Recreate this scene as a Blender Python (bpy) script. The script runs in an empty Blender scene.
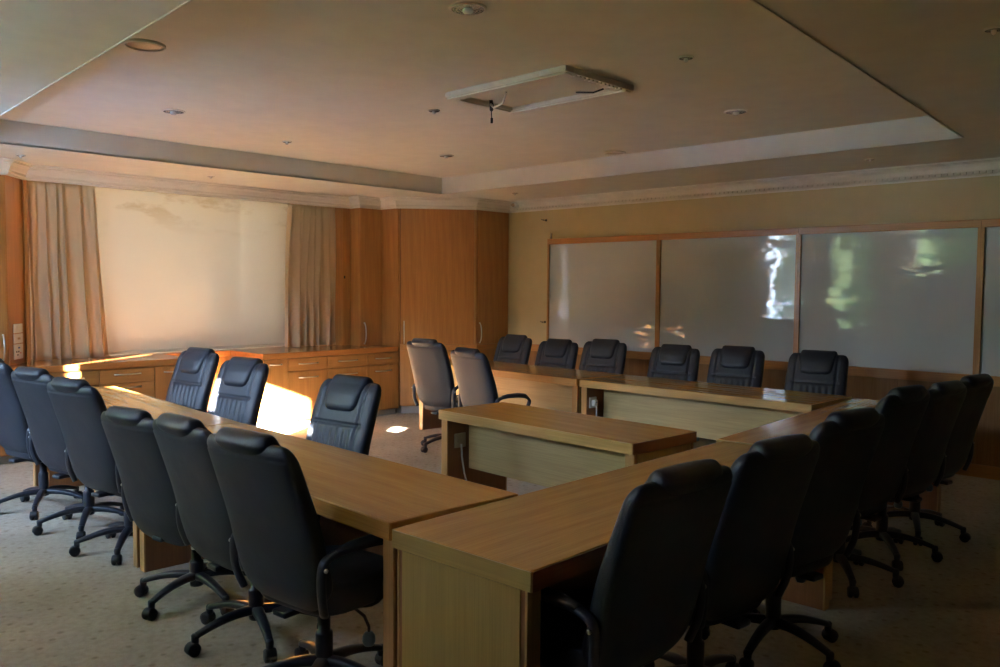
import bpy, math, random
from mathutils import Vector, Matrix
PI = math.pi
random.seed(7)
sc = bpy.context.scene
COL = sc.collection

# ------------------------------------------------------------------ materials
def new_mat(name):
    m = bpy.data.materials.new(name); m.use_nodes = True
    nt = m.node_tree
    return m, nt, nt.nodes['Principled BSDF']

def noise(nt, vec, scale, detail=3, rough=.5, dist=0.0):
    n = nt.nodes.new('ShaderNodeTexNoise')
    n.inputs['Scale'].default_value = scale; n.inputs['Detail'].default_value = detail
    n.inputs['Roughness'].default_value = rough; n.inputs['Distortion'].default_value = dist
    if vec: nt.links.new(vec, n.inputs['Vector'])
    return n

def mapping(nt, scale, rot=(0, 0, 0), coord='Object'):
    tc = nt.nodes.new('ShaderNodeTexCoord'); mp = nt.nodes.new('ShaderNodeMapping')
    mp.inputs['Scale'].default_value = scale; mp.inputs['Rotation'].default_value = rot
    nt.links.new(tc.outputs[coord], mp.inputs['Vector'])
    return mp.outputs['Vector']

def ramp(nt, fac, stops):
    r = nt.nodes.new('ShaderNodeValToRGB'); e = r.color_ramp.elements
    while len(e) < len(stops): e.new(.5)
    for i, (p, c) in enumerate(stops):
        e[i].position = p; e[i].color = (c[0], c[1], c[2], 1)
    nt.links.new(fac, r.inputs['Fac'])
    return r.outputs['Color']

def mix(nt, mode, fac, a, b):
    m = nt.nodes.new('ShaderNodeMix'); m.data_type = 'RGBA'; m.blend_type = mode
    for s, v in ((m.inputs[0], fac), (m.inputs[6], a), (m.inputs[7], b)):
        if hasattr(v, 'is_linked'): nt.links.new(v, s)
        else: s.default_value = v if not isinstance(v, tuple) else (v[0], v[1], v[2], 1)
    return m.outputs[2]

def bump(nt, bs, h, strength, dist=.01):
    b = nt.nodes.new('ShaderNodeBump'); b.inputs['Strength'].default_value = strength
    b.inputs['Distance'].default_value = dist
    nt.links.new(h, b.inputs['Height']); nt.links.new(b.outputs['Normal'], bs.inputs['Normal'])

def plain(name, col, rough=.5, metal=0, bs_noise=0, spec=.5):
    m, nt, b = new_mat(name)
    b.inputs['Base Color'].default_value = (*col, 1); b.inputs['Roughness'].default_value = rough
    b.inputs['Metallic'].default_value = metal; b.inputs['Specular IOR Level'].default_value = spec
    v = mapping(nt, (1, 1, 1)); n = noise(nt, v, 6, 4)
    c = mix(nt, 'MULTIPLY', .25, (*col,), ramp(nt, n.outputs['Fac'], [(.3, (.75, .75, .75)), (.7, (1, 1, 1))]))
    nt.links.new(c, b.inputs['Base Color'])
    if bs_noise:
        n2 = noise(nt, v, 180, 3); bump(nt, b, n2.outputs['Fac'], bs_noise, .002)
    return m

def wood(name, axis, dark, light, rough=.35, coat=.0, spec=.5, fig=1.0):
    """oak veneer, grain running along axis 0/1/2 of the object"""
    m, nt, b = new_mat(name)
    s = [7.0, 7.0, 7.0]; s[axis] = .55
    v = mapping(nt, tuple(s))
    n = noise(nt, v, 2.6 * fig, 5, .6, .6)
    w = nt.nodes.new('ShaderNodeTexWave'); w.wave_type = 'BANDS'; w.bands_direction = 'DIAGONAL'
    w.inputs['Scale'].default_value = .8; w.inputs['Distortion'].default_value = 5; w.inputs['Detail'].default_value = 3
    w.inputs['Detail Scale'].default_value = .7
    nt.links.new(v, w.inputs['Vector'])
    s2 = [170.0, 170.0, 170.0]; s2[axis] = 3.0
    v2 = mapping(nt, tuple(s2)); n2 = noise(nt, v2, 1.0, 2)
    f = mix(nt, 'MIX', .14, n.outputs['Fac'], w.outputs['Fac'])
    mid = tuple((a_ + b_) / 2 for a_, b_ in zip(dark, light))
    dark = tuple(.45 * a_ + .55 * b_ for a_, b_ in zip(dark, mid)); light = tuple(.45 * a_ + .55 * b_ for a_, b_ in zip(light, mid))
    c = ramp(nt, f, [(.3, dark), (.7, light)])
    c = mix(nt, 'MULTIPLY', .35, c, ramp(nt, n2.outputs['Fac'], [(.35, (.62, .55, .48)), (.6, (1, 1, 1))]))
    nt.links.new(c, b.inputs['Base Color'])
    b.inputs['Roughness'].default_value = rough; b.inputs['Specular IOR Level'].default_value = spec
    b.inputs['Coat Weight'].default_value = coat; b.inputs['Coat Roughness'].default_value = .12
    bump(nt, b, n2.outputs['Fac'], .06, .001)
    return m

OAK_D, OAK_L = (.35, .150, .040), (.53, .255, .075)
TAB_D, TAB_L = (.42, .19, .045), (.66, .36, .09)
OLV_D, OLV_L = (.34, .21, .055), (.46, .305, .09)
LIP_D, LIP_L = (.46, .26, .08), (.64, .40, .14)
M = {}
for i, a in enumerate('xyz'):
    M['oak_' + a] = wood('oak_cabinet_' + a, i, OAK_D, OAK_L, .32, .15)
    M['tab_' + a] = wood('oak_table_' + a, i, TAB_D, TAB_L, .24, .22)
    M['pale_' + a] = wood('oak_lipping_' + a, i, OLV_D, OLV_L, .34, .1)
M['veneer_x'] = wood('oak_veneer_x', 0, (.40, .29, .12), (.54, .41, .19), .34, .1)
M['lip_x'] = wood('oak_edge_x', 0, LIP_D, LIP_L, .3, .2)
M['lip_z'] = wood('oak_edge_z', 2, (.42, .22, .07), (.56, .31, .11), .35, .1)
M['oak_red'] = wood('oak_edge_red', 0, (.26, .09, .025), (.36, .14, .045), .3, .2)
M['oak_red_y'] = wood('oak_edge_red_y', 1, (.26, .09, .025), (.36, .14, .045), .3, .2)
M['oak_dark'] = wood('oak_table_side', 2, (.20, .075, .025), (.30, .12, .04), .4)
M['wain'] = wood('oak_wainscot', 2, (.24, .13, .06), (.36, .21, .10), .18, .5)
M['counter'] = wood('oak_worktop', 1, (.40, .15, .04), (.55, .24, .07), .2, .4)
M['wall'] = plain('ochre_wall_paint', (.56, .46, .25), .7, 0, .15)
M['ceil'] = plain('ceiling_paint', (.83, .80, .68), .8, 0, .1)
M['ceil_w'] = plain('ceiling_step_paint', (.74, .71, .63), .75, 0, .1)
M['cornice'] = plain('cornice_plaster', (.80, .76, .66), .6)
M['chrome'] = plain('brushed_steel', (.75, .73, .70), .28, 1)
M['plastic'] = plain('black_plastic', (.018, .02, .028), .38)
M['wheel'] = plain('caster_rubber', (.012, .012, .014), .5)
M['white_pl'] = plain('white_plastic', (.72, .70, .64), .4)
M['beige_pl'] = plain('aged_plastic', (.50, .38, .24), .45)
M['blue_pl'] = plain('blue_grey_plastic', (.16, .26, .34), .35)
M['red_mark'] = plain('red_switch_mark', (.6, .1, .05), .4)
M['blue_mark'] = plain('blue_switch_mark', (.08, .16, .45), .4)
M['black'] = plain('black_rubber', (.01, .01, .01), .5)
M['plinth'] = plain('grey_plinth', (.42, .38, .34), .6)
def reflector():
    m, nt, b = new_mat('faceted_reflector')
    b.inputs['Metallic'].default_value = 1; b.inputs['Roughness'].default_value = .25; b.inputs['Base Color'].default_value = (.95, .95, .95, 1); b.inputs['Metallic'].default_value = .7
    v = mapping(nt, (1, 1, 1)); vo = nt.nodes.new('ShaderNodeTexVoronoi'); vo.inputs['Scale'].default_value = 70; nt.links.new(v, vo.inputs['Vector'])
    bump(nt, b, vo.outputs['Distance'], 1.0, .03); return m
M['reflector'] = reflector()
M['glassbulb'] = plain('lamp_glass', (.9, .9, .88), .12, .2)
M['paving'] = plain('paving', (.74, .82, .92), .9)
M['brick'] = plain('garden_wall_render', (.16, .15, .12), .9)
M['bark'] = plain('tree_bark', (.09, .06, .04), .9)
M['leaf'] = plain('tree_leaves', (.045, .11, .02), .7, spec=.15)
M['frame_w'] = plain('window_frame_paint', (.7, .68, .62), .5)

def leather():
    m, nt, b = new_mat('black_leather')
    v = mapping(nt, (1, 1, 1)); n = noise(nt, v, 9, 4)
    c = ramp(nt, n.outputs['Fac'], [(.3, (.009, .012, .020)), (.7, (.016, .019, .029))])
    nt.links.new(c, b.inputs['Base Color'])
    r = ramp(nt, n.outputs['Fac'], [(.3, (.44, .44, .44)), (.7, (.54, .54, .54))]); nt.links.new(r, b.inputs['Roughness'])
    b.inputs['Specular IOR Level'].default_value = .52
    vo = nt.nodes.new('ShaderNodeTexVoronoi'); vo.inputs['Scale'].default_value = 260; nt.links.new(v, vo.inputs['Vector'])
    n3 = noise(nt, v, 14, 3)
    h = mix(nt, 'MIX', .75, vo.outputs['Distance'], n3.outputs['Fac'])
    bump(nt, b, h, .35, .006)
    return m
M['leather'] = leather()

def carpet():
    m, nt, b = new_mat('beige_carpet')
    v = mapping(nt, (1, 1, 1), (0, 0, .4))
    n = noise(nt, v, 1.6, 5, .6); n2 = noise(nt, v, 240, 3); n3 = noise(nt, v, 26, 4, .6)
    base = ramp(nt, n.outputs['Fac'], [(.3, (.46, .40, .31)), (.7, (.58, .51, .40))])
    base = mix(nt, 'MULTIPLY', .6, base, ramp(nt, n2.outputs['Fac'], [(.3, (.55, .55, .55)), (.7, (1, 1, 1))]))
    base = mix(nt, 'MULTIPLY', .55, base, ramp(nt, n3.outputs['Fac'], [(.35, (.72, .70, .68)), (.6, (1, 1, 1))]))
    # woven flecks on a staggered lattice
    vl = mapping(nt, (11, 11, 0), (0, 0, .75)); vo = nt.nodes.new('ShaderNodeTexVoronoi')
    vo.inputs['Scale'].default_value = 1.0; vo.inputs['Randomness'].default_value = .25
    nt.links.new(vl, vo.inputs['Vector'])
    dots = ramp(nt, vo.outputs['Distance'], [(.10, (.68, .64, .6)), (.2, (1, 1, 1))])
    base = mix(nt, 'MULTIPLY', .8, base, dots)
    nt.links.new(base, b.inputs['Base Color']); b.inputs['Roughness'].default_value = .95
    b.inputs['Specular IOR Level'].default_value = .1
    h = mix(nt, 'MIX', .5, n2.outputs['Fac'], n3.outputs['Fac'])
    bump(nt, b, h, .8, .012)
    return m
M['carpet'] = carpet()

def fabric(name, col, weave=300, stain=False, trans=0.0):
    m, nt, b = new_mat(name)
    v = mapping(nt, (1, 1, 1)); n = noise(nt, v, weave, 2)
    c = mix(nt, 'MULTIPLY', .3, (*col,), ramp(nt, n.outputs['Fac'], [(.3, (.7, .7, .7)), (.7, (1, 1, 1))]))
    if stain:   # faded water marks along the top of the blind
        v2 = mapping(nt, (1, .8, 2.2)); n2 = noise(nt, v2, 2.2, 5, .6)
        tc = nt.nodes.new('ShaderNodeTexCoord'); sx = nt.nodes.new('ShaderNodeSeparateXYZ'); nt.links.new(tc.outputs['Object'], sx.inputs[0])
        mr = nt.nodes.new('ShaderNodeMapRange'); mr.inputs['From Min'].default_value = 2.15; mr.inputs['From Max'].default_value = 2.45
        nt.links.new(sx.outputs['Z'], mr.inputs['Value'])
        mask = mix(nt, 'MULTIPLY', 1.0, mr.outputs[0], ramp(nt, n2.outputs['Fac'], [(.5, (0, 0, 0)), (.62, (1, 1, 1))]))
        c = mix(nt, 'MIX', mix(nt, 'MULTIPLY', 1.0, mask, (.5, .5, .5)), c, (.40, .27, .13))
    nt.links.new(c, b.inputs['Base Color']); b.inputs['Roughness'].default_value = .85
    b.inputs['Specular IOR Level'].default_value = .2
    bump(nt, b, n.outputs['Fac'], .25, .001)
    if trans:
        tr = nt.nodes.new('ShaderNodeBsdfTranslucent'); nt.links.new(c, tr.inputs['Color'])
        mx = nt.nodes.new('ShaderNodeMixShader'); mx.inputs[0].default_value = trans
        nt.links.new(b.outputs[0], mx.inputs[1]); nt.links.new(tr.outputs[0], mx.inputs[2])
        nt.links.new(mx.outputs[0], nt.nodes['Material Output'].inputs['Surface'])
    return m
M['curtain'] = fabric('beige_curtain_cloth', (.74, .57, .37), trans=.15)
M['blind'] = fabric('cream_blind_cloth', (.66, .58, .46), 220, True, .13)

def whiteboard():
    m, nt, b = new_mat('whiteboard_enamel')
    v = mapping(nt, (1, 1, 1)); n = noise(nt, v, 1.3, 3)
    v2 = mapping(nt, (1, 1, 2.5)); n2 = noise(nt, v2, 2.4, 2, .4)
    c = ramp(nt, n.outputs['Fac'], [(.3, (.50, .54, .54)), (.7, (.55, .59, .59))])
    nt.links.new(c, b.inputs['Base Color']); b.inputs['Roughness'].default_value = .06
    b.inputs['Specular IOR Level'].default_value = .55
    bump(nt, b, n2.outputs['Fac'], .12, .05)
    return m
M['board'] = whiteboard()

# ------------------------------------------------------------------ mesh tools
class MB:
    def __init__(s): s.v = []; s.f = []
    def add(s, vs, fs):
        b = len(s.v); s.v += [tuple(p) for p in vs]; s.f += [tuple(b + i for i in f) for f in fs]; return s
    def box(s, x0, y0, z0, x1, y1, z1):
        x0, x1 = min(x0, x1), max(x0, x1); y0, y1 = min(y0, y1), max(y0, y1); z0, z1 = min(z0, z1), max(z0, z1)
        vs = [(x, y, z) for z in (z0, z1) for x, y in ((x0, y0), (x1, y0), (x1, y1), (x0, y1))]
        return s.add(vs, [(3, 2, 1, 0), (4, 5, 6, 7), (0, 1, 5, 4), (1, 2, 6, 5), (2, 3, 7, 6), (3, 0, 4, 7)])
    def prism(s, poly, z0, z1):
        a = sum(poly[i][0] * poly[(i + 1) % len(poly)][1] - poly[(i + 1) % len(poly)][0] * poly[i][1] for i in range(len(poly)))
        if a < 0: poly = poly[::-1]
        n = len(poly)
        vs = [(x, y, z0) for x, y in poly] + [(x, y, z1) for x, y in poly]
        return s.add(vs, [tuple(range(n))[::-1], tuple(range(n, 2 * n))] + [(i, (i + 1) % n, n + (i + 1) % n, n + i) for i in range(n)])
    def obox(s, p, d, w, t, z0, z1):
        """box along direction d (xy) from p, length w, thickness t to the left of d"""
        d = Vector(d).normalized(); nrm = Vector((-d.y, d.x)); p = Vector(p)
        q = [p, p + d * w, p + d * w + nrm * t, p + nrm * t]
        return s.prism([(a.x, a.y) for a in q], z0, z1)
    def rings(s, rings, close=True, cap=True):
        n = len(rings[0]); b = len(s.v)
        for r in rings: s.v += [tuple(p) for p in r]
        for i in range(len(rings) - 1):
            for j in range(n):
                k = (j + 1) % n
                s.f.append((b + i * n + j, b + i * n + k, b + (i + 1) * n + k, b + (i + 1) * n + j))
        if cap:
            s.f.append(tuple(b + j for j in range(n))[::-1]); s.f.append(tuple(b + (len(rings) - 1) * n + j for j in range(n)))
        return s
    def tube(s, pts, r, n=10, flat=1.0):
        pts = [Vector(p) for p in pts]; rs = r if isinstance(r, (list, tuple)) else [r] * len(pts)
        out = []; up = None
        for i, p in enumerate(pts):
            t = (pts[min(i + 1, len(pts) - 1)] - pts[max(i - 1, 0)]).normalized()
            if up is None: up = Vector((1, 0, 0)) if abs(t.x) < .9 else Vector((0, 0, 1))
            a = (up - t * up.dot(t)).normalized(); c = t.cross(a); up = a
            out.append([p + a * math.cos(2 * PI * k / n) * rs[i] * flat + c * math.sin(2 * PI * k / n) * rs[i] for k in range(n)])
        return s.rings(out)
    def lathe(s, prof, c=(0, 0, 0), n=24, axis='z'):
        out = []
        for r, h in prof:
            ring = []
            for k in range(n):
                a = 2 * PI * k / n; x, y = r * math.cos(a), r * math.sin(a)
                p = (x, y, h) if axis == 'z' else ((h, x, y) if axis == 'x' else (y, h, x))
                ring.append((c[0] + p[0], c[1] + p[1], c[2] + p[2]))
            out.append(ring)
        return s.rings(out)
    def build(s, name, mat, parent=None, loc=None, rot=None, smooth=False, bevel=0, seg=2, cat=None, label=None, group=None, kind=None):
        me = bpy.data.meshes.new(name); me.from_pydata(s.v, [], s.f); me.update()
        if smooth:
            for p in me.polygons: p.use_smooth = True
        me.materials.append(M[mat] if isinstance(mat, str) else mat)
        o = bpy.data.objects.new(name, me); COL.objects.link(o)
        if parent is not None: o.parent = parent
        if loc: o.location = loc
        if rot: o.rotation_euler = rot
        if bevel:
            b = o.modifiers.new('bevel', 'BEVEL'); b.width = bevel; b.segments = seg; b.limit_method = 'ANGLE'; b.angle_limit = .6
            b.harden_normals = False
        tag(o, label, cat, group, kind)
        return o

def tag(o, label=None, cat=None, group=None, kind=None):
    if label: o['label'] = label
    if cat: o['category'] = cat
    if group: o['group'] = group
    if kind: o['kind'] = kind
    return o

def thing(name, label, cat, loc=(0, 0, 0), rz=0, group=None):
    o = bpy.data.objects.new(name, None); COL.objects.link(o); o.location = loc; o.rotation_euler = (0, 0, rz)
    o.empty_display_size = .1
    return tag(o, label, cat, group)

def copy_tree(o, parent=None):
    c = o.copy(); COL.objects.link(c); c.parent = parent
    for ch in o.children: copy_tree(ch, c)
    return c

# ------------------------------------------------------------------ room shell
XL, YF, XR, YN = -9.3, 8.045, 1.3, -.35       # blind wall, whiteboard wall, right wall, window wall
ZC, ZU = 2.717, 2.903                          # lower ceiling and raised panel
WT = .12
MB().box(XL - .2, YN - WT, -.1, XR + .2, YF + .15, 0).build('floor', 'carpet', kind='structure')
wl = MB(); WY0, WY1, WZ0, WZ1 = 2.75, 5.62, .95, 2.58
wl.box(XL - .15, YN - WT, 0, XL, WY0, 3.1).box(XL - .15, WY1, 0, XL, YF + .15, 3.1).box(XL - .15, WY0, 0, XL, WY1, WZ0).box(XL - .15, WY0, WZ1, XL, WY1, 3.1)
wl.build('wall_left', 'wall', kind='structure')
wf = MB()
for yy in (WY0, 3.75, 4.75, WY1 - .04): wf.box(XL - .10, yy, WZ0, XL - .05, yy + .04, WZ1)
wf.box(XL - .10, WY0, WZ0, XL - .05, WY1, WZ0 + .04).box(XL - .10, WY0, WZ1 - .04, XL - .05, WY1, WZ1)
wf.build('window_7', 'frame_w', kind='structure')
MB().box(XL, YF, 0, XR + .15, YF + .15, 3.1).build('wall_far', 'wall', kind='structure')
MB().box(XR, YN - WT, 0, XR + .15, YF, 3.1).build('wall_right', 'wain', kind='structure')
# window wall behind the photographer; (x0, x1, z0, z1) of each opening; the last three are slots added to aim sun
OPEN = [(-8.15, -7.52, .95, 2.6), (-6.75, -6.0, 1.0, 2.6), (-5.40, -4.30, 1.97, 2.64), (-3.68, -3.32, 1.98, 2.28), (-3.22, -2.95, 2.47, 2.60), (-2.78, -2.06, 1.955, 2.075)]
w = MB(); x = XL
for x0, x1, z0, z1 in OPEN:
    w.box(x, YN - WT, 0, x0, YN, 3.1); w.box(x0, YN - WT, 0, x1, YN, z0); w.box(x0, YN - WT, z1, x1, YN, 3.1); x = x1
w.box(x, YN - WT, 0, XR, YN, 3.1); w.build('wall_near', 'wain', kind='structure')
for i, (x0, x1, z0, z1) in enumerate(OPEN):
    t = .03; y0, y1 = YN - WT + .02, YN - .03
    f = MB()
    f.box(x0, y0, z0, x0 + t, y1, z1).box(x1 - .004, y0, z0, x1, y1, z1).box(x0, y0, z0, x1, y1, z0 + t).box(x0, y0, z1 - .004, x1, y1, z1)
    if i < 2: f.box((x0 + x1) / 2 - .02, y0, z0, (x0 + x1) / 2 + .02, y1, z1).box(x0, y0, 1.75, x1, y1, 1.79)
    f.build('window_%d' % (i + 1), 'frame_w', kind='structure')  # the added sun slots are framed and numbered along with the windows

# ceiling with raised quadrilateral panel
Q = [(-7.531, 6.793), (-1.873, 6.76), (-1.49, 1.47), (-7.531, 1.83)]
O = [(XL, YF), (XR, YF), (XR, YN), (XL, YN)]
c = MB()
vs = [(x, y, ZC) for x, y in O] + [(x, y, ZC) for x, y in Q] + [(x, y, 3.1) for x, y in O]
c.add(vs, [(0, 1, 5, 4), (1, 2, 6, 5), (2, 3, 7, 6), (3, 0, 4, 7)])
vs = [(x, y, ZU) for x, y in Q]; c.add(vs, [(0, 1, 2, 3)])
c.add([(x, y, 3.1) for x, y in O], [(3, 2, 1, 0)])
c.build('ceiling', 'ceil', kind='structure')
s = MB()
for i in range(4):
    a, b = Q[i], Q[(i + 1) % 4]
    s.add([(a[0], a[1], ZC), (b[0], b[1], ZC), (b[0], b[1], ZU), (a[0], a[1], ZU)], [(0, 1, 2, 3)])
for i in range(4):   # thin bead along the lower edge of the step
    a, b = Vector(Q[i]), Vector(Q[(i + 1) % 4]); d_ = (b - a).normalized()
    s.obox((a.x, a.y), (d_.x, d_.y), (b - a).length, .010, ZC - .006, ZC + .012)
s.build('trim_1', 'ceil_w', kind='structure')

# cornice profile swept along a path (outline of the fronts), offset outwards from the wall
PROF = [(0, -.142), (.012, -.142), (.012, -.125), (.03, -.118), (.03, -.095), (.038, -.09), (.05, -.055), (.075, -.035), (.075, -.022), (.1, -.018), (.1, -.006), (.12, 0), (0, 0)]
def cornice(name, path, side=1):
    """path: xy points, room to the left (side=1) of travel"""
    P = [Vector(p) for p in path]; out = []
    for i, p in enumerate(P):
        d1 = (P[i] - P[i - 1]).normalized() if i else None
        d2 = (P[i + 1] - P[i]).normalized() if i < len(P) - 1 else None
        n1 = Vector((-d1.y, d1.x)) if d1 else None; n2 = Vector((-d2.y, d2.x)) if d2 else None
        if n1 is None: m = n2
        elif n2 is None: m = n1
        else:
            m = (n1 + n2); m = m / max(.35, m.dot(n1))
        out.append([(p.x + m.x * side * o, p.y + m.y * side * o, ZC + h) for o, h in PROF])
    b = MB().rings(out)
    return b
LEFT_PATH = [(-8.48, 1.0), (-8.48, 2.39), (-8.75, 2.62), (-8.75, 6.333), (-8.533, 6.333), (-8.533, 6.724), (-8.253, 6.724), (-8.207, 6.70), (-7.60, 7.44), (-7.60, YF)]
LP = [(-8.48, YN), (-8.48, 2.39), (-8.74, 2.61), (-8.74, 6.333), (-8.533, 6.333), (-8.533, 6.66), (-8.24, 6.68), (-7.61, 7.44), (-7.60, YF)]
cornice('cornice_left', LP, -1).build('trim_2', 'cornice', kind='structure')
cb = cornice('x', [(-7.60, YF), (XR, YF)], -1)
for k in range(int((XR + 7.5) / .05)):      # dentil row under the cornice
    xx = -7.45 + k * .05
    cb.box(xx, YF - .045, ZC - .118, xx + .026, YF - .028, ZC - .096)
cb.build('trim_3', 'cornice', kind='structure')

# whiteboard wall: dado rail, wainscot, baseboard
MB().box(-7.6, YF - .03, .795, XR, YF, .882).box(-7.6, YF - .038, .862, XR, YF, .882).build('trim_4', 'oak_x', bevel=.003, kind='structure')
wn = MB(); wn.box(-7.6, YF - .012, .1, XR, YF, .795)
for k in range(9):
    xx = -6.3 + k * .9; wn.box(xx, YF - .018, .1, xx + .012, YF - .01, .795)
wn.build('trim_5', 'wain', kind='structure')
MB().box(-7.6, YF - .025, 0, XR, YF, .11).build('baseboard_far', 'oak_x', bevel=.003, kind='structure')
MB().box(XR - .02, YN, 0, XR, YF - .03, .11).build('baseboard_right', 'oak_y', kind='structure')

# ------------------------------------------------------------------ whiteboards
ST = [-6.915, -5.278, -3.656, -2.045, -.42]
BL = ['leftmost whiteboard beside the bare strip of ochre wall',
      'whiteboard second from left, with a small bright glint low in it',
      'whiteboard showing green foliage reflections between two wooden stiles',
      'rightmost whiteboard, only its left strip inside the photo']
for i in range(4):
    x0, x1 = ST[i], ST[i + 1]
    t = thing('whiteboard', BL[i], 'whiteboard', ((x0 + x1) / 2, YF, .882), 0, 'whiteboards in a row on the far wall')
    h = (x1 - x0) / 2
    MB().box(-h + .025, -.012, 0, h - .025, -.002, 1.27).build('board', 'board', t)
    MB().box(-h, -.03, 0, -h + .027, -.001, 1.262).build('stile', 'oak_z', t, bevel=.002)
    MB().box(h - .027, -.03, 0, h, -.001, 1.262).build('stile', 'oak_z', t, bevel=.002)
    MB().box(-h, -.032, 1.262, h, -.001, 1.33).build('top_rail', 'oak_x', t, bevel=.003)

# wall fittings
def hook(x, z, label):
    t = thing('wall_hook', label, 'hook', (x, YF, z))
    MB().lathe([(.0, 0), (.014, 0), (.014, -.006), (.005, -.008), (.004, -.05), (.009, -.055), (0, -.06)], n=12, axis='y').build('peg', 'black', t, smooth=True)
    MB().tube([(0, -.045, 0), (-.02, -.05, .004), (-.04, -.05, .012)], .004, 8).build('arm', 'black', t, smooth=True)
hook(-6.964, 2.45, 'small metal hook high on the ochre wall above the whiteboard corner')
hook(-6.965, 1.17, 'small metal hook halfway up the ochre wall left of the boards')
t = thing('motion_sensor', 'small dark sensor in the corner under the ceiling cornice', 'sensor', (-7.42, YF - .12, 2.66))
MB().box(-.03, 0, -.03, .03, .12, .035).build('bracket', 'white_pl', t, bevel=.006)
MB().lathe([(0, -.035), (.012, -.033), (.022, -.015), (.024, 0), (0, .002)], n=16, axis='y').build('lens', 'beige_pl', t, smooth=True)
t = thing('cable_stub', 'short pale stub sticking up from the frame of the leftmost whiteboard', 'cable', (-6.87, YF - .012, 2.212))
MB().lathe([(0, 0), (.01, 0), (.009, .05), (.006, .075), (0, .076)], n=10).build('sleeve', 'white_pl', t, smooth=True)

# ------------------------------------------------------------------ joinery
def handle_v(parent, x, y, z0, z1, d):
    d = Vector(d).normalized(); zc = (z0 + z1) / 2
    pts = []
    for k in range(9):
        u = k / 8; off = .012 + .03 * math.sin(PI * u) ** .6
        pts.append((x + d.x * off, y + d.y * off, z0 + (z1 - z0) * u))
    b = MB().tube(pts, .007, 8)
    for z in (z0, z1): b.tube([(x, y, z), (x + d.x * .016, y + d.y * .016, z)], .008, 8)
    return b.build('handle', 'chrome', parent, smooth=True)
def handle_h(parent, x, y0, y1, z):
    pts = [(x + .01 + .028 * math.sin(PI * k / 8) ** .6, y0 + (y1 - y0) * k / 8, z) for k in range(9)]
    b = MB().tube(pts, .007, 8)
    for y in (y0, y1): b.tube([(x, y, z), (x + .014, y, z)], .008, 8)
    return b.build('handle', 'chrome', parent, smooth=True)

def front(parent, name, x, y0, y1, z0, z1, hnd=None, t=.018, grain='oak_z'):
    g = .004
    o = MB().box(x, y0 + g, z0 + g, x + t, y1 - g, z1 - g).build(name, grain, parent, bevel=.0025)
    if hnd:
        a, b, hz = hnd; handle_h(o, x + t, a, b, hz)
    return o

FL = -8.27       # carcass face of the left counter
def base_unit(y0, y1, label, kind, xf=FL, group='base cabinets under the windows'):
    u = thing('base_cabinet', label, 'cabinet', (0, 0, 0), 0, group)
    MB().box(-9.27, y0 + .001, .075, xf, y1 - .001, .796).build('carcass', 'oak_z', u)
    MB().box(-9.2, y0 + .001, 0, xf - .05, y1 - .001, .075).build('plinth', 'plinth', u)
    yc = (y0 + y1) / 2; hw = min(.13, (y1 - y0) * .23)
    if kind == 'drawers':
        for a, b in ((.65, .79), (.49, .65), (.29, .49), (.08, .29)):
            front(u, 'drawer', xf, y0, y1, a, b, (yc - hw, yc + hw, b - .045 if b < .7 else .735), grain='oak_y')
    elif kind == 'door':
        front(u, 'door', xf, y0, y1, .08, .79, (yc - hw, yc + hw, .73))
    else:
        front(u, 'drawer', xf, y0, y1, .65, .79, (yc - hw, yc + hw, .722), grain='oak_y')
        front(u, 'door', xf, y0, y1, .08, .64, (yc - hw, yc + hw, .566))
    return u
base_unit(1.47, 2.00, 'oak base cabinet leftmost under the worktop, behind the first chairs', 'drawers')
base_unit(2.00, 2.54, 'oak base cabinet below the left curtain, partly behind dark chair backs', 'both')
base_unit(2.54, 3.08, 'oak base cabinet with a small sunlit fleck on its front', 'both')
base_unit(3.08, 3.61, 'oak drawer cabinet with a long silver handle beyond the long desk', 'drawers')
base_unit(3.61, 3.98, 'narrow oak cabinet whose handle shows just left of a chair headrest', 'door')
base_unit(4.79, 5.097, 'narrow oak cabinet at the outer corner beside the sunlit recess', 'door', -8.225)
base_unit(5.097, 5.63, 'oak cabinet with drawer over door, lower front in blazing sun', 'both', -8.225)
base_unit(5.63, 6.192, 'oak cabinet with drawer over door behind the lone facing chair', 'both', -8.225)
base_unit(6.192, 6.689, 'oak cabinet with drawer over door next to the corner cupboard', 'both', -8.225)
# recess back panel between the two runs of cabinets
u = thing('recess_panel', 'sunlit oak panel closing the recess between two runs of cabinets', 'panel', (0, 0, 0))
MB().box(-9.0, 3.985, 0, -8.96, 4.785, .796).build('back_panel', 'oak_z', u)
MB().box(-8.96, 3.985, 0, -8.945, 4.785, .07).build('skirting', 'plinth', u)

# worktop: one continuous slab
WP = [(-8.24, 1.45), (-8.24, 3.985), (-8.90, 3.985), (-8.90, 4.78), (-8.195, 4.78), (-8.195, 6.675), (-9.28, 6.675), (-9.28, 1.45)]
MB().prism(WP, .7965, .857).build('worktop', 'counter', bevel=.004, cat='worktop', label='long reddish oak worktop running under the blinds, stepped around the recess')

# left tall cupboard with slanting end holding the sockets
u = thing('tall_cupboard', 'tall oak cupboard at the left edge beside the curtain', 'cupboard')
MB().prism([(-8.50, 1.47), (-8.50, 2.385), (-8.765, 2.605), (-9.28, 2.605), (-9.28, 1.47)], .858, 2.60).build('body', 'oak_z', u)
MB().box(-8.50, 1.48, .90, -8.482, 1.92, 2.57).build('door', 'oak_z', u, bevel=.002)
d = MB().box(-8.50, 1.93, .90, -8.482, 2.37, 2.57).build('door', 'oak_z', u, bevel=.002)
handle_v(d, -8.482, 2.333, .915, 1.14, (1, 0))
MB().prism([(-8.74, 2.605), (-8.74, 2.63), (-8.765, 2.65), (-9.0, 2.65), (-9.0, 2.605)], .858, 2.575).build('edge_strip', 'oak_z', u)
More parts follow.
